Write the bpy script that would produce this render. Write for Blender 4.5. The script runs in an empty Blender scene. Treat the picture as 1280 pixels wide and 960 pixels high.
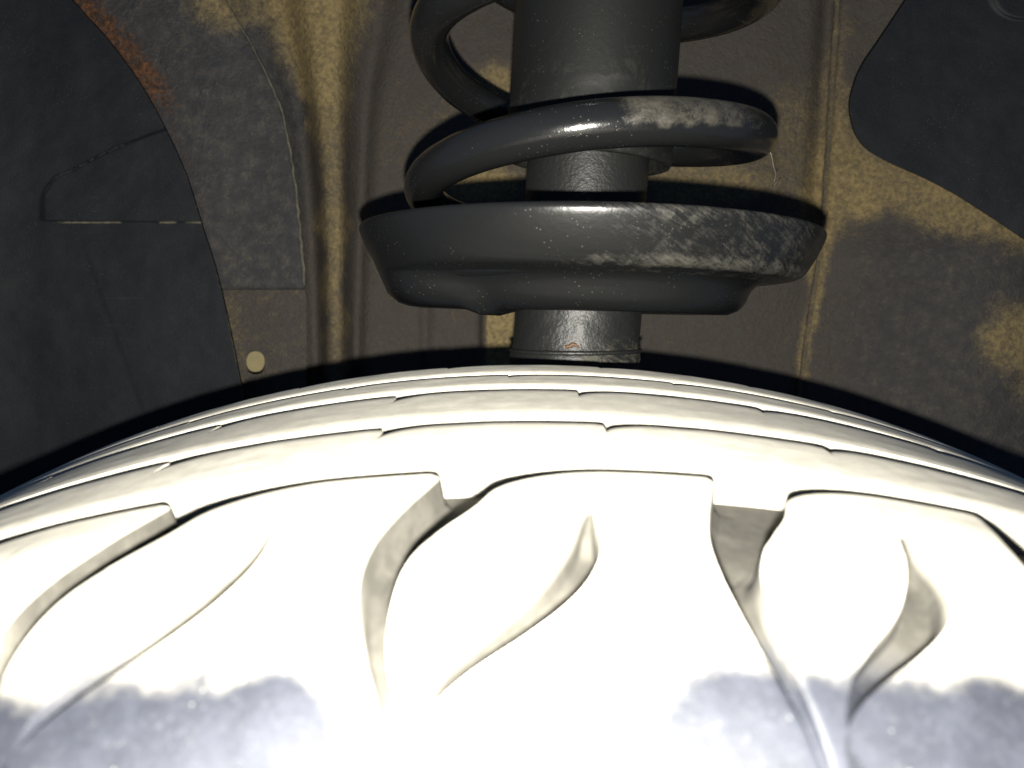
import bpy, bmesh, math, random
import numpy as np
from mathutils import Vector

random.seed(4)
RNG = np.random.default_rng(7)
SC = bpy.context.scene
COL = SC.collection

# ------------------------------------------------------------------ camera
CZ = 0.66                                   # lens height above the ground, metres
FPX = 900.0                                 # focal length in photo pixels (1280 wide)
PITCH = math.atan(85.0 / FPX)               # looking slightly down
cam_d = bpy.data.cameras.new('camera')
cam = bpy.data.objects.new('camera', cam_d)
COL.objects.link(cam)
cam_d.sensor_width = 36.0
cam_d.lens = FPX / 1280.0 * 36.0
cam_d.clip_start = 0.002
cam_d.clip_end = 20.0
cam.location = (0, 0, CZ)
cam.rotation_euler = (math.pi / 2 - PITCH, 0, 0)
cam_d.dof.use_dof = True
cam_d.dof.focus_distance = 0.225
cam_d.dof.aperture_fstop = 21.0
SC.camera = cam

# ------------------------------------------------------------------ light
world = bpy.data.worlds.new('World')
SC.world = world
world.use_nodes = True
wbg = world.node_tree.nodes['Background']
wbg.inputs['Color'].default_value = (0.28, 0.50, 1.0, 1)
wbg.inputs['Strength'].default_value = 0.12

flash_d = bpy.data.lights.new('phone_flash', 'POINT')   # the phone's LED, just under its lens
flash_d.energy = 8.3
flash_d.shadow_soft_size = 0.0017
flash_d.color = (1.0, 0.96, 0.87)
flash = bpy.data.objects.new('phone_flash', flash_d)
COL.objects.link(flash)
flash.location = (0.0, 0.0, CZ - 0.0104)

SC.view_settings.view_transform = 'Standard'
SC.view_settings.look = 'None'
SC.view_settings.exposure = 0.0
SC.view_settings.gamma = 1.0
SC.view_settings.use_curve_mapping = False
SC.render.engine = 'CYCLES'
SC.cycles.use_denoising = True
SC.cycles.max_bounces = 6
SC.cycles.sample_clamp_indirect = 4.0


# ------------------------------------------------------------------ helpers
def at(u, v, d):
    """world point seen at photo position (u, v), d metres in front of the lens"""
    xn = (np.asarray(u, float) - 640) / FPX
    yn = (480 - np.asarray(v, float)) / FPX
    dy = yn * math.sin(PITCH) + math.cos(PITCH)
    dz = yn * math.cos(PITCH) - math.sin(PITCH)
    k = np.asarray(d, float) / dy
    return np.stack([xn * k, dy * k, dz * k + CZ], -1)


def smooth(e0, e1, x):
    t = np.clip((np.asarray(x, float) - e0) / (e1 - e0), 0, 1)
    return t * t * (3 - 2 * t)


def interp(x, pts):
    """smooth (monotone-ish Catmull) interpolation through (x, y) pairs"""
    xs = np.array([p[0] for p in pts], float)
    ys = np.array([p[1] for p in pts], float)
    m = np.gradient(ys, xs)
    x = np.clip(np.asarray(x, float), xs[0], xs[-1])
    i = np.clip(np.searchsorted(xs, x, side='right') - 1, 0, len(xs) - 2)
    h = xs[i + 1] - xs[i]
    t = (x - xs[i]) / h
    return ((2 * t**3 - 3 * t**2 + 1) * ys[i] + (t**3 - 2 * t**2 + t) * h * m[i]
            + (-2 * t**3 + 3 * t**2) * ys[i + 1] + (t**3 - t**2) * h * m[i + 1])


def vnoise(x, y, seed=0):
    """cheap 2-D value noise, vectorised"""
    x = np.asarray(x, float); y = np.asarray(y, float)
    xi = np.floor(x).astype(np.int64); yi = np.floor(y).astype(np.int64)
    xf = x - xi; yf = y - yi
    def h(a, b):
        n = (a * 374761393 + b * 668265263 + seed * 974711) & 0x7fffffff
        n = ((n ^ (n >> 13)) * 1274126177) & 0x7fffffff
        return ((n ^ (n >> 16)) & 0xffff) / 65535.0
    sx = xf * xf * (3 - 2 * xf); sy = yf * yf * (3 - 2 * yf)
    a = h(xi, yi) * (1 - sx) + h(xi + 1, yi) * sx
    b = h(xi, yi + 1) * (1 - sx) + h(xi + 1, yi + 1) * sx
    return a * (1 - sy) + b * sy


def fbm(x, y, seed=0, oct=4):
    s = 0; a = 0.5
    for k in range(oct):
        s = s + a * vnoise(x * 2**k, y * 2**k, seed + k * 17)
        a *= 0.5
    return s


def mesh(name, verts, faces, mat, parent=None, attrs=None, smooth_shade=True, sharp=None):
    me = bpy.data.meshes.new(name)
    me.from_pydata([tuple(map(float, v)) for v in verts], [], [tuple(map(int, f)) for f in faces])
    me.update()
    if attrs:
        for k, a in attrs.items():
            at_ = me.attributes.new(k, 'FLOAT', 'POINT')
            at_.data.foreach_set('value', np.asarray(a, np.float32).ravel())
    if smooth_shade:
        me.polygons.foreach_set('use_smooth', [True] * len(me.polygons))
    if sharp:
        me.set_sharp_from_angle(angle=math.radians(sharp))
    me.materials.append(mat)
    o = bpy.data.objects.new(name, me)
    COL.objects.link(o)
    if parent:
        o.parent = parent
    return o


def grid_faces(n, m, wrap=False, off=0):
    """faces of an n x m vertex grid (row-major); wrap closes the m direction"""
    f = []
    for i in range(n - 1):
        for j in range(m if wrap else m - 1):
            k = (j + 1) % m
            f.append((off + i * m + j, off + i * m + k, off + (i + 1) * m + k, off + (i + 1) * m + j))
    return f


def tag(o, label, cat, group=None):
    o['label'] = label
    o['category'] = cat
    if group:
        o['group'] = group
    return o


def thing(name, label, cat, loc):
    o = bpy.data.objects.new(name, None)
    COL.objects.link(o)
    o.location = loc
    o.empty_display_size = 0.02
    return tag(o, label, cat)


# ------------------------------------------------------------------ materials
class NT:
    def __init__(self, name):
        self.m = bpy.data.materials.new(name)
        self.m.use_nodes = True
        self.t = self.m.node_tree
        self.b = self.t.nodes['Principled BSDF']

    def n(self, kind, **kw):
        o = self.t.nodes.new(kind)
        for k, v in kw.items():
            setattr(o, k, v)
        return o

    def val(self, sock, v):
        if hasattr(v, 'is_output'):
            self.t.links.new(v, sock)
        else:
            sock.default_value = v

    def attr(self, name):
        return self.n('ShaderNodeAttribute', attribute_name=name).outputs['Fac']

    def pos(self):
        return self.n('ShaderNodeNewGeometry').outputs['Position']

    def obj(self):
        return self.n('ShaderNodeTexCoord').outputs['Object']

    def noise(self, scale, vec=None, detail=4, rough=0.6, dist=0.0):
        o = self.n('ShaderNodeTexNoise')
        self.val(o.inputs['Vector'], vec if vec is not None else self.pos())
        o.inputs['Scale'].default_value = scale
        o.inputs['Detail'].default_value = detail
        o.inputs['Roughness'].default_value = rough
        o.inputs['Distortion'].default_value = dist
        return o.outputs['Fac']

    def voro(self, scale, vec=None, feature='F1', rnd=1.0):
        o = self.n('ShaderNodeTexVoronoi', feature=feature)
        self.val(o.inputs['Vector'], vec if vec is not None else self.pos())
        o.inputs['Scale'].default_value = scale
        o.inputs['Randomness'].default_value = rnd
        return o.outputs['Distance']

    def stretch(self, vec, s):
        o = self.n('ShaderNodeMapping')
        self.val(o.inputs['Vector'], vec)
        o.inputs['Scale'].default_value = s
        return o.outputs['Vector']

    def ramp(self, fac, lo, hi):
        o = self.n('ShaderNodeMapRange', interpolation_type='SMOOTHSTEP')
        self.val(o.inputs['Value'], fac)
        o.inputs['From Min'].default_value = lo
        o.inputs['From Max'].default_value = hi
        return o.outputs['Result']

    def math(self, op, a, b=None, c=None):
        o = self.n('ShaderNodeMath', operation=op)
        self.val(o.inputs[0], a)
        if b is not None:
            self.val(o.inputs[1], b)
        if c is not None:
            self.val(o.inputs[2], c)
        return o.outputs[0]

    def clamp(self, a):
        o = self.n('ShaderNodeClamp')
        self.val(o.inputs[0], a)
        return o.outputs[0]

    def mix(self, fac, a, b):
        o = self.n('ShaderNodeMix', data_type='RGBA')
        self.val(o.inputs['Factor'], fac)
        for s, v in ((o.inputs[6], a), (o.inputs[7], b)):
            if isinstance(v, tuple) and len(v) == 3:
                v = v + (1.0,)
            self.val(s, v)
        return o.outputs[2]

    def bump(self, h, strength, dist, normal=None):
        o = self.n('ShaderNodeBump')
        o.inputs['Strength'].default_value = strength
        o.inputs['Distance'].default_value = dist
        self.val(o.inputs['Height'], h)
        if normal is not None:
            self.val(o.inputs['Normal'], normal)
        return o.outputs['Normal']

    def out(self, col=None, rough=None, normal=None, metal=None, spec=None):
        if col is not None:
            self.val(self.b.inputs['Base Color'], col + (1.0,) if isinstance(col, tuple) and len(col) == 3 else col)
        if rough is not None:
            self.val(self.b.inputs['Roughness'], rough)
        if normal is not None:
            self.val(self.b.inputs['Normal'], normal)
        if metal is not None:
            self.val(self.b.inputs['Metallic'], metal)
        if spec is not None:
            self.val(self.b.inputs['Specular IOR Level'], spec)
        return self.m


def specks(nt, scale, lo, hi, thr_scale, thr):
    """sparse light grains: small voronoi dots kept only where a coarser noise allows"""
    d = nt.math('SUBTRACT', 1.0, nt.ramp(nt.voro(scale), lo, hi))
    return nt.math('MULTIPLY', d, nt.ramp(nt.noise(thr_scale), thr, thr + 0.12))


def mat_tyre():
    t = NT('dusty tyre rubber')
    q, bare = t.attr('q'), t.attr('bare')            # profile length; 1 = moulded groove rubber that never meets the road
    edge = t.math('ADD', q, t.math('MULTIPLY', t.math('SUBTRACT', t.noise(130, detail=6, rough=0.62), 0.5), 0.009))
    sx = t.n('ShaderNodeSeparateXYZ')
    t.t.links.new(t.pos(), sx.inputs[0])
    glare = t.math('SUBTRACT', 1.0, t.ramp(t.math('ABSOLUTE', t.math('ADD', sx.outputs[0], 0.001)), 0.003, 0.022))   # flash glare painted in: the pale colour reaches further down mid-tyre
    edge = t.math('SUBTRACT', edge, t.math('MULTIPLY', glare, 0.017))
    clean = t.ramp(edge, 0.0315, 0.0410)
    dustc = t.mix(t.ramp(t.noise(220, detail=6, rough=0.7), 0.3, 0.7), (0.58, 0.555, 0.48), (0.46, 0.44, 0.375))
    groove = t.mix(t.ramp(t.noise(260, detail=6, rough=0.7), 0.35, 0.7), (0.031, 0.0295, 0.025), (0.052, 0.0495, 0.042))
    dustc = t.mix(bare, dustc, groove)
    wet = t.ramp(t.noise(150, detail=7, rough=0.72), 0.35, 0.72)
    rub = t.mix(wet, (0.0090, 0.0103, 0.0145), (0.0165, 0.0182, 0.0245))
    rub = t.mix(t.math('MULTIPLY', t.ramp(t.noise(1500, detail=4, rough=0.8), 0.52, 0.75), 0.35), rub, (0.055, 0.056, 0.060))
    rub = t.mix(specks(t, 1000, 0.04, 0.20, 140, 0.52), rub, (0.11, 0.11, 0.105))
    col = t.mix(clean, dustc, rub)
    h = t.math('ADD', t.math('MULTIPLY', t.noise(900, detail=5, rough=0.7), 0.6), t.math('MULTIPLY', t.noise(180, detail=3), 0.4))
    rough = t.math('SUBTRACT', 0.95, t.math('MULTIPLY', clean, 0.38))
    return t.out(col, rough, t.bump(h, 0.16, 0.0006), spec=0.25)


def mat_panel():
    t = NT('dusty underseal')
    dust, rust, grey = t.attr('dust'), t.attr('rust'), t.attr('grey')
    fine = t.noise(850, detail=7, rough=0.82)
    mid = t.noise(160, detail=6, rough=0.7)
    base = t.mix(grey, (0.047, 0.041, 0.035), (0.025, 0.0242, 0.026))
    base = t.mix(t.ramp(mid, 0.35, 0.7), base, t.mix(grey, (0.040, 0.034, 0.029), (0.040, 0.0385, 0.039)))
    # dust settles in grains: threshold its amount with two noises
    k = t.math('ADD', dust, t.math('MULTIPLY', t.math('SUBTRACT', fine, 0.5), 1.45))
    k = t.math('ADD', k, t.math('MULTIPLY', t.math('SUBTRACT', mid, 0.5), 0.9))
    k = t.ramp(k, 0.12, 1.05)
    dcol = t.mix(t.ramp(t.noise(420, detail=5), 0.35, 0.68), (0.215, 0.162, 0.070), (0.115, 0.088, 0.042))
    col = t.mix(k, base, dcol)
    rn = t.ramp(t.math('ADD', rust, t.math('MULTIPLY', t.math('SUBTRACT', t.noise(330, detail=6, rough=0.75), 0.5), 1.7)), 0.40, 0.95)
    rcol = t.mix(t.ramp(t.noise(420, detail=6, rough=0.75), 0.38, 0.68), (0.018, 0.011, 0.007), (0.135, 0.054, 0.017))
    col = t.mix(rn, col, rcol)
    col = t.mix(specks(t, 640, 0.05, 0.17, 60, 0.50), col, (0.15, 0.135, 0.10))
    h = t.math('ADD', t.math('MULTIPLY', t.noise(700, detail=5, rough=0.7), 0.5), t.noise(170, detail=5, dist=2.0))
    return t.out(col, 0.74, t.bump(h, 0.6, 0.0022), spec=0.32)


def mat_liner():
    t = NT('black liner plastic')
    dust = t.attr('dust')
    base = t.mix(t.ramp(t.noise(60, detail=6, rough=0.7), 0.35, 0.7), (0.0048, 0.0060, 0.0082), (0.0082, 0.0092, 0.0112))
    base = t.mix(t.math('MULTIPLY', t.ramp(t.noise(1000, detail=4, rough=0.8), 0.5, 0.8), 0.5), base, (0.026, 0.025, 0.024))
    base = t.mix(specks(t, 560, 0.04, 0.15, 40, 0.50), base, (0.07, 0.066, 0.052))
    scr = t.ramp(t.noise(90, t.stretch(t.pos(), (0.25, 1, 6.0)), detail=5), 0.66, 0.74)
    base = t.mix(t.math('MULTIPLY', scr, 0.25), base, (0.05, 0.046, 0.04))
    k = t.ramp(t.math('ADD', dust, t.math('MULTIPLY', t.math('SUBTRACT', t.noise(500, detail=6, rough=0.75), 0.5), 1.0)), 0.3, 0.9)
    col = t.mix(k, base, (0.11, 0.10, 0.065))
    return t.out(col, 0.62, t.bump(t.noise(1100, detail=4), 0.25, 0.0005), spec=0.25)


def mat_paint(name, dark, dustcol, rough, lo, hi, attr=None, streak=False, spec=0.5, bump=0.12):
    """black chassis paint carrying a film of dust"""
    t = NT(name)
    n = t.noise(120, detail=7, rough=0.72, dist=0.6)
    f = t.noise(1400, detail=4, rough=0.7)
    k = t.math('ADD', n, t.math('MULTIPLY', t.math('SUBTRACT', f, 0.5), 0.35))
    if attr:
        k = t.math('ADD', k, t.math('SUBTRACT', t.attr(attr), 0.5))
    if streak:
        rot = t.n('ShaderNodeMapping')
        t.t.links.new(t.obj(), rot.inputs['Vector'])
        rot.inputs['Rotation'].default_value = (0, math.radians(-28), 0)
        s = t.noise(240, t.stretch(rot.outputs['Vector'], (0.55, 1.0, 4.6)), detail=6, rough=0.7, dist=0.8)
        k = t.math('ADD', k, t.math('MULTIPLY', t.math('SUBTRACT', s, 0.52), 0.9))
    k = t.ramp(k, lo, hi)
    col = t.mix(k, dark, dustcol)
    g = specks(t, 700, 0.04, 0.20, 90, 0.48)
    col = t.mix(t.math('MULTIPLY', g, 0.6), col, (0.048, 0.046, 0.037))
    r = t.math('ADD', rough, t.math('MULTIPLY', t.clamp(t.math('ADD', k, g)), 0.42))
    return t.out(col, r, t.bump(t.noise(600, detail=4), bump, 0.0006), spec=spec)


def mat_plain(name, col, rough, bump=0.1, scale=500, var=0.5):
    t = NT(name)
    c2 = tuple(c * (1 - var) for c in col)
    return t.out(t.mix(t.ramp(t.noise(scale * 0.5, detail=6, rough=0.7), 0.3, 0.7), col, c2), rough,
                 t.bump(t.noise(scale, detail=4), bump, 0.0006))


M_TYRE = mat_tyre()
M_PANEL = mat_panel()
M_LINER = mat_liner()
M_SPRING = mat_paint('black spring paint', (0.0065, 0.0068, 0.0072), (0.046, 0.042, 0.033), 0.17, 0.60, 1.05, 'dust')
M_SEAT = mat_paint('black spring seat paint', (0.0056, 0.0059, 0.0062), (0.038, 0.036, 0.030), 0.27, 0.54, 1.08, 'dust', True, 0.32)
M_BOOT = mat_paint('black dust cover plastic', (0.0058, 0.0062, 0.0060), (0.026, 0.025, 0.020), 0.50, 0.55, 1.05, 'dust', False, 0.28)
M_TUBE = mat_paint('grimy damper tube', (0.0085, 0.0090, 0.0088), (0.055, 0.052, 0.036), 0.46, 0.54, 0.98, 'dust', True, 0.35, 0.5)
M_SEALER = mat_plain('dried seam sealer', (0.105, 0.095, 0.068), 0.8, 0.4, 700, 0.6)
M_BACKING = mat_plain('dusty inner sheet behind the hole', (0.30, 0.255, 0.135), 0.8, 0.1, 300, 0.15)
M_FIBRE = mat_plain('pale fibre', (0.12, 0.11, 0.085), 0.7)
M_RUST = mat_plain('rusty weld', (0.09, 0.04, 0.014), 0.6, 0.5, 900, 0.7)

# ================================================================== INNER WING
panel = thing('inner_wing_panel', 'brown dusty sheet metal inner wing behind the suspension strut', 'car panel', at(700, 470, 0.42))


def polyline_d(U, V, pts):
    """distance to a polyline whose vertices carry half-widths, divided by the half-width there"""
    best = np.full(U.shape, 1e9)
    for (x0, y0, w0), (x1, y1, w1) in zip(pts[:-1], pts[1:]):
        dx, dy = x1 - x0, y1 - y0
        t = np.clip(((U - x0) * dx + (V - y0) * dy) / (dx * dx + dy * dy), 0, 1)
        d = np.hypot(U - x0 - t * dx, V - y0 - t * dy) / (w0 + (w1 - w0) * t)
        best = np.minimum(best, d)
    return best


def stroke(U, V, pts, s, soft=0.8):
    return s * (1 - smooth(1 - soft * 0.5, 1 + soft, polyline_d(U, V, pts)))


def blob(U, V, cu, cv, ru, rv, s):
    return s * (1 - smooth(0.35, 1.15, np.hypot((U - cu) / ru, (V - cv) / rv)))


def ridge_u(V):                                   # centre line of the pressed ridge at the left
    return interp(V, [(-400, 385), (0, 402), (120, 410), (250, 416), (460, 419), (900, 424)])


def ridge_w(V):
    return interp(V, [(-400, 52), (0, 40), (120, 26), (250, 19), (460, 14), (900, 12)])


def seam_u(V):
    return interp(V, [(-400, 1062), (0, 1049), (100, 1043), (180, 1038), (300, 1029), (380, 1017), (460, 1006), (900, 960)])


def wall_depth(U, V):
    d = np.full(U.shape, 0.412)
    # ridge: a rounded pressing standing proud, with a valley each side
    x = (U - ridge_u(V)) / ridge_w(V)
    d -= 0.017 * np.exp(-(x / 0.95) ** 4)
    d += 0.007 * np.exp(-((x - 1.9) / 0.5) ** 2) + 0.004 * np.exp(-((x + 1.7) / 0.5) ** 2)
    # to its left the panel comes towards the wheel
    d -= 0.010 * smooth(0, -1, (U - ridge_u(V) + 20) / 60)
    # right of the seam a second sheet overlaps and bulges out
    s = U - seam_u(V)
    d -= 0.006 * smooth(-7, 4, s) + 0.030 * smooth(0, 260, s)
    d += 0.006 * np.exp(-((s + 14) / 12) ** 2) * smooth(420, 250, V)
    d -= 0.006 * np.exp(-(((U - 1130) / 90) ** 2 + ((V - 330) / 40) ** 2))
    # pressed step behind the strut foot
    d -= 0.012 * smooth(598, 606, U) * smooth(668, 656, U) * smooth(300, 345, V)
    d += 0.004 * np.exp(-((U - 532) / 6) ** 2) * smooth(330, 380, V)
    # shallow waviness of the sheet
    d += 0.004 * (fbm(U / 130.0, V / 130.0, 3) - 0.5) + 0.0012 * (fbm(U / 24.0, V / 24.0, 9) - 0.5)
    return d


def wall_masks(U, V):
    n1 = fbm(U / 40.0, V / 40.0, 21) - 0.5
    u = U + 26 * n1
    v = V + 26 * (fbm(U / 40.0, V / 40.0, 5) - 0.5)
    g = np.full(U.shape, 0.14)
    g = np.maximum(g, interp(V, [(-400, .95), (60, .95), (120, .72), (200, .56), (300, .66), (400, .55), (470, .42), (1000, .4)]) * stroke(u, V, [(392, -300, 70), (396, -20, 52), (400, 60, 40), (408, 110, 24), (416, 250, 15), (420, 470, 11)], 1.0, 0.9))
    g = np.maximum(g, stroke(u, V, [(350, -60, 50), (390, 50, 40), (402, 120, 16)], 0.95, 0.9))
    sm = [(1058, -200, 9), (1046, 60, 14), (1040, 170, 20), (1034, 250, 30), (1028, 305, 13), (1017, 380, 8), (1006, 470, 6)]
    g = np.maximum(g, interp(V, [(-400, .3), (60, .38), (130, .55), (190, .8), (320, .85), (470, .65), (1000, .5)]) * stroke(u, V, sm, 1.0, 1.3))
    g = np.maximum(g, stroke(u, v, [(1035, 190, 24), (1110, 225, 32), (1190, 258, 26), (1290, 296, 18), (1400, 350, 20)], 0.72, 1.2))
    g = np.maximum(g, stroke(u, v, [(1040, 215, 30), (1080, 250, 24)], 0.85, 0.9))
    g = np.maximum(g, blob(u, v, 1275, 420, 75, 62, 0.74))
    g = np.maximum(g, blob(u, v, 1330, 470, 90, 70, 0.70))
    g = np.maximum(g, blob(u, v, 1000, 190, 95, 130, 0.42))
    g = np.maximum(g, blob(u, v, 620, 108, 52, 44, 0.74))
    g = np.maximum(g, blob(u, v, 600, 232, 84, 34, 0.80))
    g = np.maximum(g, blob(u, v, 880, 228, 130, 46, 0.62))
    g = np.maximum(g, blob(u, v, 700, 170, 330, 120, 0.30))
    strip = smooth(603, 610, U) * smooth(652, 642, U) * smooth(340, 372, V)
    g = np.maximum(g, 0.95 * strip)
    g = np.maximum(g, 0.50 * smooth(322, 296, U + 20 * n1) * smooth(350, 380, V))
    g = np.maximum(g, blob(u, v, 300, 8, 70, 40, 0.55))
    # dust amount thinned along the valley right of the ridge
    x = (U - ridge_u(V)) / ridge_w(V)
    g *= 1 - 0.6 * np.exp(-((x - 1.9) / 0.45) ** 2) * smooth(0, 120, V)
    grey = smooth(392, 372, U) + 0.75 * smooth(0, 90, U - seam_u(V)) * smooth(230, 320, V)
    edge = interp(V, [(-300, -60), (0, 98), (50, 140), (100, 180), (160, 212), (220, 236), (280, 254), (330, 270), (500, 303)])
    r = smooth(62, 6, U - edge) * smooth(-20, 10, V + 60) * smooth(205, 90, V) * 0.85
    r = np.maximum(r, smooth(26, 2, U - edge) * smooth(420, 250, V) * 0.40)
    return g, r, np.clip(grey, 0, 1)


nu, nv = 460, 330
uu = np.linspace(-420, 1750, nu)
vv = np.linspace(-420, 1000, nv)
V_, U_ = np.meshgrid(vv, uu, indexing='ij')
Dw = wall_depth(U_, V_)
# leave a pocket behind the drain hole plate
pock = smooth(268, 276, U_) * smooth(374, 362, U_) * smooth(385, 395, V_) * smooth(520, 500, V_)
Dw = Dw + 0.085 * pock
Pw = at(U_, V_, Dw).reshape(-1, 3)
du, ru, gr = wall_masks(U_, V_)
po = np.array(panel.location)
wall = mesh('sheet', Pw - po, grid_faces(nv, nu), M_PANEL, panel, {'dust': du, 'rust': ru, 'grey': gr})


# overlapping upper plate of the left panel: ends in a straight lower edge above the drain hole
def plate_depth(U, V):
    return 0.3835 + 0.0035 * np.exp(-((U - 300) / 60.0) ** 2) * 0 - 0.004 * smooth(330, 250, U) + 0.0016 * (fbm(U / 50., V / 50., 8) - 0.5)


def seal_u(V):
    return interp(V, [(-400, 150), (-100, 250), (0, 282), (40, 305), (90, 332), (140, 352), (190, 363), (250, 371), (310, 377), (362, 381)])


nr, nc = 130, 60
vv2 = np.linspace(-330, 361, nr)
Vp = np.repeat(vv2[:, None], nc, 1)
Tp = np.linspace(0, 1, nc)[None, :]
Up = -40 + (seal_u(Vp) + 2 * (vnoise(Vp / 9.0, Vp * 0, 4) - .5) + 40) * Tp
Dp = plate_depth(Up, Vp)
front = at(Up, Vp, Dp).reshape(-1, 3)
# a lip that turns back along the right and lower edges
lip_r = at(Up[:, -1] + 1.0, Vp[:, -1] + .6, Dp[:, -1] + 0.016)
lip_b = at(Up[-1, :], Vp[-1, :] + 1.2, Dp[-1, :] + 0.006)
verts = np.vstack([front, lip_r, lip_b])
faces = grid_faces(nr, nc)
o1 = nr * nc
for i in range(nr - 1):
    faces.append((i * nc + nc - 1, o1 + i, o1 + i + 1, (i + 1) * nc + nc - 1))
o2 = o1 + nr
for j in range(nc - 1):
    faces.append(((nr - 1) * nc + j, (nr - 1) * nc + j + 1, o2 + j + 1, o2 + j))
Ua = np.concatenate([Up.ravel(), Up[:, -1], Up[-1, :]]); Va = np.concatenate([Vp.ravel(), Vp[:, -1], Vp[-1, :]])
du, ru, gr = wall_masks(Ua, Va)
du = np.maximum(du * smooth(392, 350, Ua) , 0.05 + blob(Ua, Va, 300, 0, 90, 55, 0.62) + blob(Ua, Va, 262, 100, 46, 30, 0.10))
mesh('overlap_plate', verts - po, faces, M_PANEL, panel, {'dust': du, 'rust': ru, 'grey': gr * 0 + 1})

# lower plate with its oval drain hole
hu, hv, hru, hrv = 319.5, 453.5, 11.6, 14.2
ang = np.linspace(0, 2 * math.pi, 49)[:-1]
rings = []
box = []
for a in ang:
    c, s = math.cos(a), math.sin(a)
    k = min((383 - hu) / c if c > 1e-6 else 1e9, (250 - hu) / c if c < -1e-6 else 1e9,
            (560 - hv) / s if s > 1e-6 else 1e9, (352 - hv) / s if s < -1e-6 else 1e9)
    box.append((hu + c * k, hv + s * k))
box = np.array(box)
# superellipse: an upright slot with straight sides
hole = np.array([(hu + hru * np.sign(math.cos(a)) * abs(math.cos(a)) ** 0.8, hv + hrv * np.sign(math.sin(a)) * abs(math.sin(a)) ** 0.9) for a in ang])
ts = [0, .02, .05, .1, .16, .24, .34, .46, .6, .75, .88, 1.0]
rows = [hole * (1 - t) + box * t for t in ts]
uvp = np.vstack([hole] + rows)
dep = np.concatenate([np.full(len(ang), 0.3945)] + [0.3925 + 0.0012 * (fbm(r_[:, 0] / 14., r_[:, 1] / 14., 2) - .5) for r_ in rows])
vp = at(uvp[:, 0], uvp[:, 1], dep)
du, ru, gr = wall_masks(uvp[:, 0], uvp[:, 1])
mesh('drain_plate', vp - po, grid_faces(len(ts) + 1, len(ang), True), M_PANEL, panel,
     {'dust': np.maximum(du * 0.75, 0.20), 'rust': ru * 0, 'grey': gr * 0 + 0.25})
bp = [at(u, v, 0.448) for u, v in ((285, 415), (360, 415), (360, 500), (285, 500))]
bp += [at(u, v, 0.452) for u, v in ((285, 415), (360, 415), (360, 500), (285, 500))]
mesh('backing_sheet', np.array(bp) - po, [(0, 1, 2, 3), (7, 6, 5, 4), (0, 4, 5, 1), (1, 5, 6, 2), (2, 6, 7, 3), (3, 7, 4, 0)],
     M_BACKING, panel, smooth_shade=False)


def tube(name, pts, rad, mat, parent, seg=10, origin=None, attrs=None, cap=True):
    """a round bar along a list of points; rad may vary along it"""
    pts = np.asarray(pts, float)
    n = len(pts)
    rad = np.broadcast_to(np.asarray(rad, float), (n,))
    T = np.gradient(pts, axis=0)
    T /= np.linalg.norm(T, axis=1)[:, None]
    ref = np.array([0, 0, 1.0]) if abs(T[0][2]) < 0.9 else np.array([1.0, 0, 0])
    vs = []
    for i in range(n):
        a = np.cross(T[i], ref); a /= np.linalg.norm(a)
        b = np.cross(a, T[i])
        for k in range(seg):
            t = 2 * math.pi * k / seg
            vs.append(pts[i] + rad[i] * (math.cos(t) * a + math.sin(t) * b))
    fs = grid_faces(n, seg, True)
    if cap:
        fs += [tuple(range(seg))[::-1], tuple(range((n - 1) * seg, n * seg))]
    vs = np.array(vs)
    o = np.zeros(3) if origin is None else np.asarray(origin)
    av = None
    if attrs:
        av = {k: np.concatenate([np.asarray(f(p), float).reshape(-1) for p in [vs]]) for k, f in attrs.items()}
    return mesh(name, vs - o, fs, mat, parent, av)


sv = np.linspace(-120, 357, 120)
w_ = 0.00035 + 0.0011 * np.clip(fbm(sv / 22., sv * 0, 6) - 0.2, 0, 1) * smooth(60, 150, sv)
su = seal_u(sv) + 2.2 * (vnoise(sv / 8., sv * 0, 3) - 0.5)
tube('seam_sealer', at(su, sv, plate_depth(su, sv) - 0.0002), w_, M_SEALER, panel, 8, po)
sv = np.linspace(-100, 520, 130)
tube('seam_fold', at(seam_u(sv) - 2 + 1.5 * (vnoise(sv / 12., sv * 0, 8) - .5), sv, wall_depth(seam_u(sv), sv) + 0.0016),
     0.0021 + 0.0007 * (vnoise(sv / 10., sv * 0, 2) - .5), M_PANEL, panel, 8, po,
     {'dust': lambda p: np.full(len(p), 0.42), 'rust': lambda p: np.zeros(len(p)), 'grey': lambda p: np.zeros(len(p))})


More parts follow.
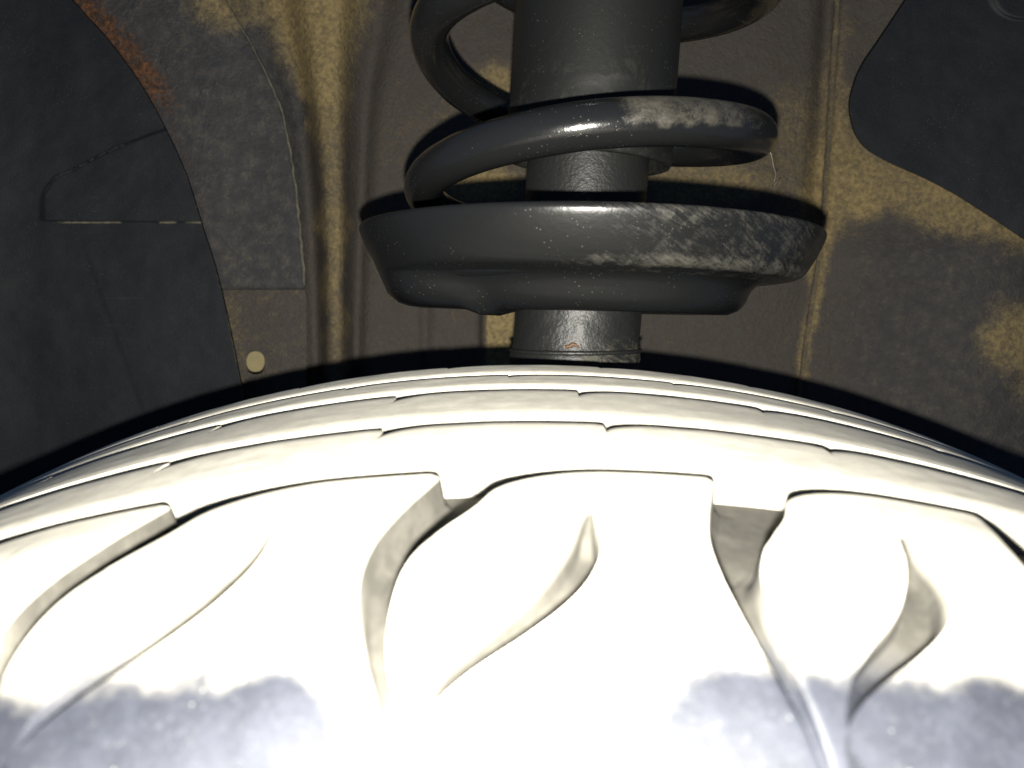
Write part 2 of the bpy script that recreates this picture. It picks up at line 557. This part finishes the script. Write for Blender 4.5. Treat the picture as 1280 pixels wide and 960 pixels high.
# ================================================================== WHEEL ARCH LINERS
def liner(name, label, edge, far, depth_fn, emb_fn, dust_fn, v0, v1, nr, nc, sign):
    """a moulded liner sheet: front skin, rolled edge and 3 mm of thickness"""
    vs = np.r_[np.linspace(v0, -24, 30), np.linspace(-20, 330, nr), np.linspace(334, 520, 60), np.linspace(530, v1, 30)]
    nr = len(vs)
    Vv = np.repeat(vs[:, None], nc, 1)
    T = np.linspace(0, 1, nc)[None, :] ** 1.7
    e = edge(Vv)
    Uu = e + (far - e) * T                      # column 0 is the free edge
    Dd = depth_fn(Uu, Vv) - emb_fn(Uu, Vv)
    F = at(Uu, Vv, Dd)
    L1 = at(e[:, 0] - sign * 0.8, vs, Dd[:, 0] + 0.0020)
    L2 = at(e[:, 0] + sign * 1.5, vs, Dd[:, 0] + 0.0045)
    B = at(Uu, Vv, Dd + 0.0045)[:, 1:]
    root = thing(name, label, 'wheel liner', at(float(e[-1, 0]), float(v1), 0.37))
    o = np.array(root.location)
    # grid: back .. L2 L1 front
    G = np.concatenate([B[:, ::-1], L2[:, None], L1[:, None], F], 1)
    n2 = G.shape[1]
    Ug = np.concatenate([Uu[:, 1:][:, ::-1], e[:, :1], e[:, :1], Uu], 1)
    Vg = np.repeat(vs[:, None], n2, 1)
    mesh('moulding', G.reshape(-1, 3) - o, grid_faces(nr, n2), M_LINER, root, {'dust': dust_fn(Ug, Vg, np.abs(Ug - np.repeat(e[:, :1], n2, 1)))})
    return root, o


def left_edge(V):
    return interp(V, [(-420, -260), (-200, -60), (-80, 36), (0, 90), (50, 135), (100, 172), (160, 206), (220, 233), (280, 252), (330, 268), (400, 285), (480, 301), (700, 330), (1000, 360)])


def left_depth(U, V):
    return 0.352 + 0.022 * smooth(-300, 300, U) - 0.05 * smooth(50, -500, U) + 0.002 * (fbm(U / 90., V / 90., 13) - .5)


def left_emb(U, V):
    """raised tongue shape with a straight lower side and a curved upper side"""
    up = interp(U, [(-50, 300), (48, 262), (54, 244), (62, 230), (90, 213), (120, 197), (155, 181), (200, 164), (260, 145)])
    lo = 276 + 0.008 * (U - 60)
    m = smooth(-1.6, 1.6, V - up) * smooth(1.4, -1.4, V - lo) * smooth(50, 56, U)
    line = 0.00016 * smooth(-2, 2, U - (95 + 0.36 * (V - 280))) * smooth(280, 330, V)
    return 0.0010 * m + line


def left_dust_lit_lip(U, V, e):
    d = 0.75 * smooth(3.0, 0.3, e) * (0.3 + fbm(V / 20., V * 0, 4)) * (0.55 + 0.45 * smooth(380, 430, V))  # pale line painted along the free edge, standing for the lit lip
    d = np.maximum(d, 0.85 * np.exp(-((V - 278) / 1.6) ** 2) * smooth(60, 66, U) * smooth(258, 250, U) * smooth(0.30, 0.55, vnoise(U / 16., U * 0 + 3, 9)))
    up = interp(U, [(-50, 300), (48, 262), (54, 244), (62, 230), (90, 213), (120, 197), (155, 181), (200, 164), (260, 145)])
    d = np.maximum(d, 0.50 * np.exp(-((V - up) / 2.6) ** 2) * smooth(50, 56, U) * smooth(190, 150, U))
    d = np.maximum(d, 0.34 * np.exp(-(((U - 172) / 22.) ** 2 + ((V - 254) / 9.) ** 2)))
    d = np.maximum(d, 0.16 * smooth(60, 0, e) * smooth(300, 380, V))
    return d


liner('front_arch_liner', 'black plastic arch liner on the left with a raised tongue shape', left_edge, -520.0,
      left_depth, left_emb, left_dust_lit_lip, -420, 1000, 260, 260, 1)


def right_edge(V):
    return interp(V, [(-420, 1500), (-200, 1270), (-80, 1178), (0, 1132), (50, 1099), (85, 1076), (110, 1066), (130, 1062), (150, 1064), (170, 1071), (188, 1086), (204, 1114), (220, 1150), (236, 1182), (268, 1234), (300, 1282), (360, 1370), (430, 1480), (520, 1640), (600, 1760)])


def right_depth(U, V):
    return 0.372 - 0.035 * smooth(1050, 1700, U) + 0.0015 * (fbm(U / 80., V / 80., 31) - .5)


def right_emb(U, V):
    r = np.hypot((U - 1278) / 1.25, V + 6)
    return 0.0014 * smooth(32, 28, r) + 0.0006 * smooth(-3, 3, 150 - V + 0.1 * (U - 1100)) * 0


def right_dust(U, V, e):
    d = 0.22 * smooth(4, 0.5, e) * smooth(150, 230, V)
    r = np.hypot((U - 1278) / 1.25, V + 6)
    return np.maximum(d, 0.35 * np.exp(-((r - 31) / 1.5) ** 2))


liner('rear_arch_liner', 'black plastic arch liner with a pointed lobe at upper right', right_edge, 2100.0,
      right_depth, right_emb, right_dust, -420, 600, 240, 160, -1)

# ================================================================== STRUT
AX0 = np.array([0.0226, 0.250, CZ])                 # damper axis at lens height


def axis(z):                                        # z relative to the lens; the strut leans in at its top
    z = np.asarray(z, float)
    return np.stack([AX0[0] + 0.062 * z, AX0[1] + 0.03 * z, CZ + z], -1)


strut = thing('suspension_strut', 'black damper strut with wide spring seat rising behind the tyre', 'suspension strut', axis(-0.17))
so = np.array(strut.location)


def lathe(name, prof, mat, parent, origin, seg=96, mod=None, dustfn=None, centre=None, close=False):
    """prof: (radius, height) list; mod(phi, i, r, z) may deform a ring"""
    vs = []; att = []
    for i, (r, z) in enumerate(prof):
        for k in range(seg):
            ph = 2 * math.pi * k / seg
            rr, zz = (r, z) if mod is None else mod(ph, i, r, z)
            c = axis(zz) if centre is None else np.array([centre[0], centre[1], CZ + zz])
            p = c + np.array([rr * math.cos(ph), rr * math.sin(ph), 0])
            vs.append(p)
            att.append(0.3 if dustfn is None else dustfn(ph, i, p - np.array([0, 0, CZ])))
    fs = grid_faces(len(prof), seg, True)
    fs = [f[::-1] for f in fs]
    return mesh(name, np.array(vs) - origin, fs, mat, parent, {'dust': att})


# lower tube of the damper, with the weld collar under the seat
def low_mod(ph, i, r, z):
    return r + 0.0005 * (vnoise(math.cos(ph) * 5 + 9, z * 260 + math.sin(ph) * 5, 3) - .5), z


def low_dust(ph, i, p):
    return 0.30 + 0.42 * float(smooth(-0.002, -0.012, p[2])) * float(smooth(0.010, 0.026, p[0]))


prof = [(0.0222, -0.17)] + [(0.0222, z) for z in np.linspace(-0.06, -0.018, 22)]
prof += [(0.0223, -0.016), (0.0226, -0.0145), (0.0224, -0.013), (0.0221, -0.0118)]
prof += [(0.0217, z) for z in np.linspace(-0.010, 0.003, 10)]
lathe('lower_tube', prof, M_TUBE, strut, so, 96, low_mod, low_dust)
# upper tube between seat and dust cover
prof = [(0.0206, z) for z in np.linspace(0.008, 0.060, 24)]
lathe('upper_tube', prof, M_TUBE, strut, so, 96, None, lambda ph, i, p: 0.26)

# dust cover: plain plastic sleeve with a cut lower edge
bo = [(0.0252, 0.24), (0.0252, 0.056), (0.0255, 0.0522), (0.0264, 0.0512), (0.0275, 0.0515), (0.0279, 0.0530)]
bo += [(0.0279, z) for z in np.linspace(0.055, 0.075, 12)] + [(0.0279, z) for z in np.linspace(0.08, 0.24, 20)]


def boot_mod(ph, i, r, z):
    return r + (0.0004 * math.sin(ph * 2 + 1) if z < 0.07 else 0), z - (0.0022 * math.cos(ph + 0.5) if z < 0.056 else 0)


lathe('dust_cover', bo, M_BOOT, strut, so, 112, boot_mod,
      lambda ph, i, p: 0.24 + 0.36 * float(smooth(0.105, 0.068, p[2])))

# spring seat: pressed dish
SX, SY = 0.0252, 0.2505


def seat_lobe(ph):
    d = (math.degrees(ph) - 194 + 180) % 360 - 180
    return math.exp(-(d / 27.0) ** 4)


SEAT = [(0.0206, 0.0135), (0.030, 0.0125), (0.052, 0.0115), (0.066, 0.0120), (0.0725, 0.0150), (0.0762, 0.0215), (0.0782, 0.0260),
        (0.0790, 0.0269), (0.0799, 0.0273), (0.0808, 0.0271), (0.0813, 0.0264), (0.0812, 0.0253), (0.0807, 0.0240), (0.0799, 0.0222), (0.0789, 0.0202), (0.0778, 0.0182),
        (0.0766, 0.0163), (0.0755, 0.0147), (0.0742, 0.0136), (0.0726, 0.0129), (0.0705, 0.0125), (0.0684, 0.0123),
        (0.0665, 0.0120), (0.0645, 0.0114), (0.0628, 0.0105), (0.0616, 0.0092), (0.0607, 0.0076), (0.0600, 0.0059), (0.0589, 0.0042), (0.0573, 0.0028),
        (0.0550, 0.0018), (0.0520, 0.0014), (0.045, 0.0014), (0.034, 0.0018), (0.026, 0.0020), (0.0205, 0.0022)]
I0 = 20


def seat_mod(ph, i, r, z):
    b = seat_lobe(ph)
    r *= 0.935 if i > 2 else 1.0
    if 11 <= i < 34:                                 # the left side runs down in one sweep into a deeper pocket
        w = min(1.0, (i - 10) / 8.0) if i < 30 else (34 - i) / 5.0
        rt = 0.0660 + 0.0095 * min(1.0, max(0.0, (z - 0.003) / 0.022))
        if i >= 27:
            rt -= 0.0012 * (i - 27)
        r = r + (rt - r) * b * w if rt > r else r
    if 22 <= i < 34:
        r -= 0.0030 * (1 - b) * (1 if i < 31 else 0.4)
    d = (math.degrees(ph) - 226 + 180) % 360 - 180
    if 27 <= i <= 32:
        z -= 0.0020 * math.exp(-(d / 4.5) ** 2)
    z += -0.026 * r * math.cos(ph) * (1 if r > 0.05 else r / 0.05)
    return r, z


def seat_dust(ph, i, p):
    x, z = p[0] - SX, p[2]
    right = float(smooth(-0.022, 0.012, x)) * float(smooth(0.110, 0.06, x))
    k = 0.22 + 0.42 * right * (1 if i < I0 else 0.35)
    if 17 <= i <= 22:
        k += 0.20                                  # crease holds dust
    k += 0.12 * float(smooth(0.022, 0.027, z)) * float(smooth(-0.07, -0.02, x))
    return k


lathe('spring_seat', SEAT, M_SEAT, strut, so, 240, seat_mod, seat_dust, (SX, SY))
wpts = [axis(-0.0118) + np.array([0.0221 * math.cos(a), 0.0221 * math.sin(a), 0.0]) for a in np.linspace(0, 2 * math.pi, 121)]
tube('weld_bead', wpts, [0.0008 + 0.00025 * (vnoise(k * 0.8, 0.0, 3) - .5) for k in range(121)], M_TUBE, strut, 8, so,
     {'dust': lambda p: np.full(len(p), 0.42)})
rpts = [axis(-0.0093) + np.array([0.0215 * math.cos(a), 0.0215 * math.sin(a), 0.0004 * math.sin(a * 40)]) for a in np.linspace(math.radians(256), math.radians(268), 12)]
tube('rust_scab', rpts, [0.0002, .0005, .0007, .0006, .0008, .0007, .0008, .0006, .0007, .0004, .0005, .0002], M_RUST, strut, 8, so)

# ================================================================== COIL SPRING
ZC = [(-160, 0.0170), (-90, 0.0185), (0, 0.0215), (90, 0.0300), (180, 0.0412), (270, 0.0508), (315, 0.0540), (360, 0.0586), (420, 0.0676), (510, 0.0855), (540, 0.0915), (585, 0.0935),
      (630, 0.0950), (720, 0.1065), (785, 0.1165), (900, 0.142), (990, 0.161), (1080, 0.174), (1170, 0.188), (1260, 0.202), (1440, 0.230)]
ph = np.arange(-160, 1441, 2.0)
zc = interp(ph, ZC)
RW = 0.00645
RC = 0.0612 - RW
cx = 0.0230 + 0.045 * zc
cy = 0.250 + 0.03 * zc
sp = np.stack([cx + RC * np.cos(np.radians(ph)), cy + RC * np.sin(np.radians(ph)), CZ + zc], -1)


def spring_dust(p):
    n = len(p) // len(sp)
    c = np.repeat(sp, n, 0)
    up = (p[:, 2] - c[:, 2]) / RW
    out = (np.hypot(p[:, 0] - np.repeat(cx, n), p[:, 1] - np.repeat(cy, n)) - RC) / RW
    x = c[:, 0] - 0.0255; y = c[:, 1] - 0.25
    wob = 0.5 * (vnoise(x * 160, y * 160, 5) - 0.5) + 0.3 * (vnoise(x * 420, y * 420, 6) - 0.5)
    right = smooth(-0.004, 0.006, x) * smooth(0.064, 0.03, x) * (y < 0.0) * smooth(-0.65, -0.1, up + wob)
    dusty_top = 0.30 * smooth(0.55, 0.95, up) + 0.45 * smooth(0.75, 0.98, -out)  # dust along the upper and inner sides of the wire
    tip = 0.45 * smooth(0.044, 0.052, x) * smooth(0.2, 0.9, np.abs(up + wob))
    return 0.16 + 0.66 * right + dusty_top * 0.6 + tip + 0.45 * smooth(0.045, 0.052, x) * smooth(0.1, 0.6, up + wob) * smooth(-0.2, 0.5, out)


spring = thing('coil_spring', 'thick black coil spring winding around the strut above the spring seat', 'coil spring', axis(0.0272))
tube('coil', sp, RW, M_SPRING, spring, 28, np.array(spring.location), {'dust': spring_dust})

fp = [at(u, v, 0.245 + 0.002 * math.sin(i)) for i, (u, v) in enumerate([(962, 186), (965, 198), (967, 208), (970, 218), (968, 226), (966, 233), (970, 229), (975, 222)])]
fib = tube('fibre_strand', fp, 0.00016, M_FIBRE, None, 6)
fib.location = fp[0]
fib.data.transform(__import__('mathutils').Matrix.Translation(-Vector(fp[0])))
tag(fib, 'thin pale fibre hanging from the right end of the coil', 'fibre')

# ================================================================== TYRE
R = 0.31
TAU = math.radians(5.5)                              # camber
NP = 48
PITCHA = 2 * math.pi / NP
TX, TY, TZ = 0.0045, 0.15 + R * math.sin(TAU), CZ - 0.0176 - R * math.cos(TAU)
SEC = [(.230, .050), (.222, .030), (.212, .019), (.200, .0137), (.195, .0130), (.162, .0164), (.132, .0194), (.105, .0228), (.095, .0240),
       (.085, .0258), (.077, .0280), (.070, .0313), (.064, .0360), (.0595, .0420), (.0565, .0500), (.0545, .062), (.054, .080), (.056, .105)]


def sec_local(d, drop):
    y, z = d - TY, CZ - drop - TZ
    return (y * math.cos(TAU) + z * math.sin(TAU), -y * math.sin(TAU) + z * math.cos(TAU))


P_ = np.array([sec_local(*s) for s in SEC])


def cat(p, n=20):
    p = np.vstack([2 * p[0] - p[1], p, 2 * p[-1] - p[-2]]); o = []
    for i in range(1, len(p) - 2):
        for k in range(n):
            t = k / n
            o.append(.5 * (2 * p[i] + (-p[i-1] + p[i+1]) * t + (2*p[i-1] - 5*p[i] + 4*p[i+1] - p[i+2]) * t*t + (-p[i-1] + 3*p[i] - 3*p[i+1] + p[i+2]) * t**3))
    o.append(p[-2])
    return np.array(o)


PD = cat(P_)
QS = np.r_[0, np.cumsum(np.linalg.norm(np.diff(PD, axis=0), axis=1))]
QS = QS - QS[7 * 20]                                 # q = 0 at the near main groove, growing towards the sidewall
TD = np.gradient(PD, axis=0)
TD /= np.linalg.norm(TD, axis=1)[:, None]


def tread_point(th, q, depth=0.0):
    """tyre-local point at angle th, profile length q, sunk by depth below the tread"""
    a = np.interp(q, QS, PD[:, 0]); r = np.interp(q, QS, PD[:, 1])
    ta = np.interp(q, QS, TD[:, 0]); tr = np.interp(q, QS, TD[:, 1])
    l = np.hypot(ta, tr)
    na, nr_ = tr / l, -ta / l                        # outward normal of the section (q runs towards -a)
    a = a - na * depth; r = r - nr_ * depth
    return np.stack([r * np.sin(th), a, r * np.cos(th)], -1)


tyre = thing('tyre', 'pale dust coated tyre with curved slashes across its shoulder blocks', 'tyre', (TX, TY, TZ))
tyre.rotation_euler = (TAU, 0, 0)
GD = 0.0062                                          # groove depth

# carcass below the tread
qs = np.r_[np.linspace(QS[0], -0.1, 14), np.linspace(-0.095, 0.0, 24), np.linspace(0.004, QS[-1], 30)]
nth = 288
TH, Q = np.meshgrid(np.linspace(0, 2 * math.pi, nth + 1)[:-1], qs, indexing='ij')
cp = tread_point(TH, Q, np.where(Q > 0.05, 0.0025, GD))
# close it inwards to the beads
cp = cp.transpose(1, 0, 2)
aa = np.linspace(0, 2 * math.pi, nth + 1)[:-1]
def ring(a, r):
    return np.stack([r * np.sin(aa), np.full(nth, a), r * np.cos(aa)], -1)[None]
a0, a1 = cp[0, 0, 1], cp[-1, 0, 1]
cp = np.concatenate([ring(a0 - 0.02, 0.185), ring(a0 + 0.004, 0.20), ring(a0 + 0.012, 0.23), cp, ring(a1 + 0.001, 0.20), ring(a1 + 0.02, 0.185)], 0)
qa = np.concatenate([[QS[0]] * 3, qs, [QS[-1]] * 2])
mesh('carcass', cp.reshape(-1, 3), [f for f in grid_faces(cp.shape[0], nth, True)], M_TYRE, tyre, {'q': np.repeat(qa, nth), 'bare': np.where(np.repeat(qa, nth) < 0.05, 1.0, 0.0)})


# ---- shoulder blocks: one tile per pitch, from the middle of one cross groove to the next
def groove_s(q):                                     # centre line of the cross groove, metres along the tread
    return 0.001 * interp(q * 1000, [(0, -17.6), (5, -19.2), (13, -22.0), (22, -24.5), (30, -25.4), (37, -24.8), (46, -22.3), (54, -20.5), (130, -20.5)])


def groove_w(q):
    return 0.001 * interp(q * 1000, [(0, 3.5), (5, 3.4), (13, 3.1), (22, 2.7), (30, 2.0), (37, 1.3), (44, 0.8), (50, 0.4), (56, 0.15), (130, 0.1)])


def groove_d(q):
    return 0.001 * interp(q * 1000, [(0, 6.0), (20, 5.6), (32, 4.0), (42, 2.2), (50, 0.7), (55, 0.0), (130, 0.0)])


PM = PITCHA * R
col_g = [0, 0.55, 0.86, 1.0]                         # inside the groove, in half-widths
rows_q = np.r_[0, 0.0004, 0.0011, np.linspace(0.002, 0.055, 100), np.linspace(0.058, 0.112, 16)]
tile_v = []; tile_q = []; tile_b = []


def slash_line(q):
    """centre, half-width and depth of the blind curved slash in the middle of a block"""
    q = q * 1000
    c = interp(q, [(0, 1.0), (10, 0.8), (17, -0.9), (22, -1.7), (26.6, -3.2), (32.8, -7.0), (37.4, -11.8), (41.3, -16.3), (45, -18.9), (52, -17), (70, -6), (130, 0)])
    w = interp(q, [(0, 0.05), (13, 0.05), (16, 0.6), (20, 1.35), (26, 2.4), (32, 2.8), (36, 2.7), (40, 1.8), (43, 0.7), (45, 0.1), (130, 0.05)])
    d = 4.6 * smooth(13, 20, q) * smooth(47, 37, q)
    return 0.001 * float(c), 0.001 * float(w), 0.001 * float(d)


SL = [-1.25, -1.08, -1.0, -0.90, -0.70, -0.35, 0, 0.35, 0.70, 0.90, 1.0, 1.08, 1.25]
SLD = [0, 0, 0.06, 0.60, 0.95, 1, 1, 1, 0.95, 0.60, 0.06, 0, 0]
SLB = [0, 0, 0.6, 1, 1, 1, 1, 1, 1, 1, 0.6, 0, 0]
nL, nR = 26, 38
for ri, q in enumerate(rows_q):
    g, w, dpt = groove_s(q), groove_w(q), groove_d(q)
    g = float(g); w = float(w); dpt = float(dpt)
    bev = 0.0007
    qs_ = q + 0.0002
    c_, sw, sd = slash_line(qs_)
    c_ -= g                                           # slash centre in tile columns
    e0, e1 = c_ - 1.25 * sw - 0.0004, c_ + 1.25 * sw + 0.0004
    inner = np.r_[np.linspace(w + bev, e0, nL), c_ + np.array(SL) * sw, np.linspace(e1, PM - w - bev, nR)]
    nb = len(inner)
    cb = np.r_[np.zeros(5), np.zeros(nL), np.array(SLB) * float(smooth(0.0003, 0.0012, sd)), np.zeros(nR + 5)]
    cut = np.r_[np.zeros(nL), np.array(SLD) * sd, np.zeros(nR)]
    s = np.r_[np.array(col_g) * w, w + bev * 0.4, inner, PM - w - bev * 0.4, PM - np.array(col_g[::-1]) * w]
    dep = np.r_[dpt, dpt * .97, dpt * .80, dpt * .12, dpt * 0.02, cut, dpt * 0.02, dpt * .12, dpt * .80, dpt * .97, dpt]
    sa = s + g
    # far edge sweeps round into the cross groove at the block's left-hand corner
    rr = 0.0195
    x = np.clip((w + rr - s) / rr, 0, 1)
    far = 0.0120 * (1 - np.sqrt(np.clip(1 - x ** 2, 0, 1)))
    far = np.where(s < w, 0.0120, far)
    x2 = np.clip((s - (PM - w - 0.002)) / 0.002, 0, 1)
    far = np.where(s > PM - w, 0.001, np.maximum(far, 0.001 * x2 ** 2))
    qq = q + far * float(smooth(0.030, 0.0, q))
    if ri == 0:
        dep0 = np.maximum(dep, 0.0004)
        wallv = [tread_point(sa / R, qq - 0.0010, np.maximum(GD + 0.001, dep)), tread_point(sa / R, qq - 0.0003, np.maximum(0.004, dep)),
                 tread_point(sa / R, qq - 0.0001, np.maximum(0.0012, dep))]
        for wv in wallv:
            tile_v.append(wv); tile_q.append(np.zeros(len(s))); tile_b.append(np.ones(len(s)))
        dep = dep0
    tile_v.append(tread_point(sa / R, qq, dep)); tile_q.append(qq); tile_b.append(np.maximum(smooth(0.00015, 0.0006, dep), cb))
tv = np.array(tile_v); tq = np.array(tile_q); tb = np.array(tile_b)
nr_, nc_ = tv.shape[:2]
proto = mesh('shoulder_block', tv.reshape(-1, 3), grid_faces(nr_, nc_), M_TYRE, tyre, {'q': tq, 'bare': tb}, sharp=38)


def around(proto, name, start=0.006 / R):
    for k in range(NP):
        o = proto
        if k:
            o = proto.copy()
            COL.objects.link(o)
            o.parent = tyre
        o.rotation_euler = (0, start + k * PITCHA, 0)


around(proto, 'shoulder_block')


# ---- rib blocks: raised pads with a swept far corner, split by narrow slanted slits
def rib(name, q_near, q_far, slant, slit, phase, sweep, rad, round_far=0.0):
    nc, nr2 = 40, 12
    S_ = np.linspace(0, 1, nc); rowsv = []; rowsq = []
    for j in range(nr2):
        t = j / (nr2 - 1)
        s = slit / 2 + (PM - slit) * S_
        x = np.clip((slit / 2 + rad - s) / rad, 0, 1)
        far = sweep * (1 - np.sqrt(np.clip(1 - x ** 2, 0, 1)))
        x2 = np.clip((s - (PM - slit / 2 - 0.0022)) / 0.0022, 0, 1)
        far = far + 0.0006 * x2 ** 2
        q = q_near + (q_far + far - q_near) * t
        tq_ = (q_near - q) / (q_near - q_far)
        sh = s + phase + slant * (tq_ - 1) + 0.002 * np.sin(tq_ * 3)
        e = min(t, 1 - t) * (q_near - q_far)
        dep = np.zeros(nc) + 0.0003 * math.exp(-(e / 0.0006) ** 2)
        dep += 0.00012 * (vnoise(s * 150, q * 500, 12) - .5) * np.sin(math.pi * S_)
        rowsv.append((sh, q, dep))
    V = []; Qa = []
    def put(sh, q, dep):
        V.append(tread_point(sh / R, q, dep)); Qa.append(q)
    sh, q, dep = rowsv[0]
    put(sh, q + 0.0006, np.full(nc, GD + .001)); put(sh, q + 0.0002, dep + 0.0012)
    for r_ in rowsv:
        put(*r_)
    sh, q, dep = rowsv[-1]
    put(sh, q - 0.0002, dep + 0.0012); put(sh, q - 0.0006, np.full(nc, GD + .001))
    V = np.array(V); Qa = np.array(Qa)
    # end walls: an extra column each side, sunk
    n = V.shape[0]
    L = []; Rr = []
    for j in range(n):
        sh, q, dep = ([(rowsv[0])] * 2 + rowsv + [rowsv[-1]] * 2)[j]
        qj = Qa[j]
        L.append(tread_point((sh[:1] + 0.0002) / R, qj[:1], np.full(1, GD + .001))[0])
        Rr.append(tread_point((sh[-1:] - 0.0002) / R, qj[-1:], np.full(1, GD + .001))[0])
    V = np.concatenate([np.array(L)[:, None], V, np.array(Rr)[:, None]], 1)
    Qa = np.concatenate([Qa[:, :1], Qa, Qa[:, -1:]], 1)
    B = np.zeros(Qa.shape)
    B[[-1, -2]] = 1.0
    B[[0, 1]] = 0.55
    B[:, [0, -1]] = 1.0
    o = mesh(name, V.reshape(-1, 3), grid_faces(V.shape[0], V.shape[1]), M_TYRE, tyre, {'q': Qa, 'bare': B}, sharp=30)
    around(o, name)


rib('tread_block', -0.0062, -0.0275, 0.004, -0.0001, 0.0056, 0.0062, 0.012)
rib('tread_block', -0.0332, -0.0575, 0.004, -0.0001, 0.0034, 0.0064, 0.013)
rib('tread_block', -0.0625, -0.0752, 0.004, -0.0001, -0.012, 0.0030, 0.012)
rib('tread_block', -0.0785, -0.0905, 0.003, -0.0001, 0.012, 0.0025, 0.012)
rib('tread_block', -0.0955, -0.1300, -0.006, 0.0022, 0.006, 0.0020, 0.008)
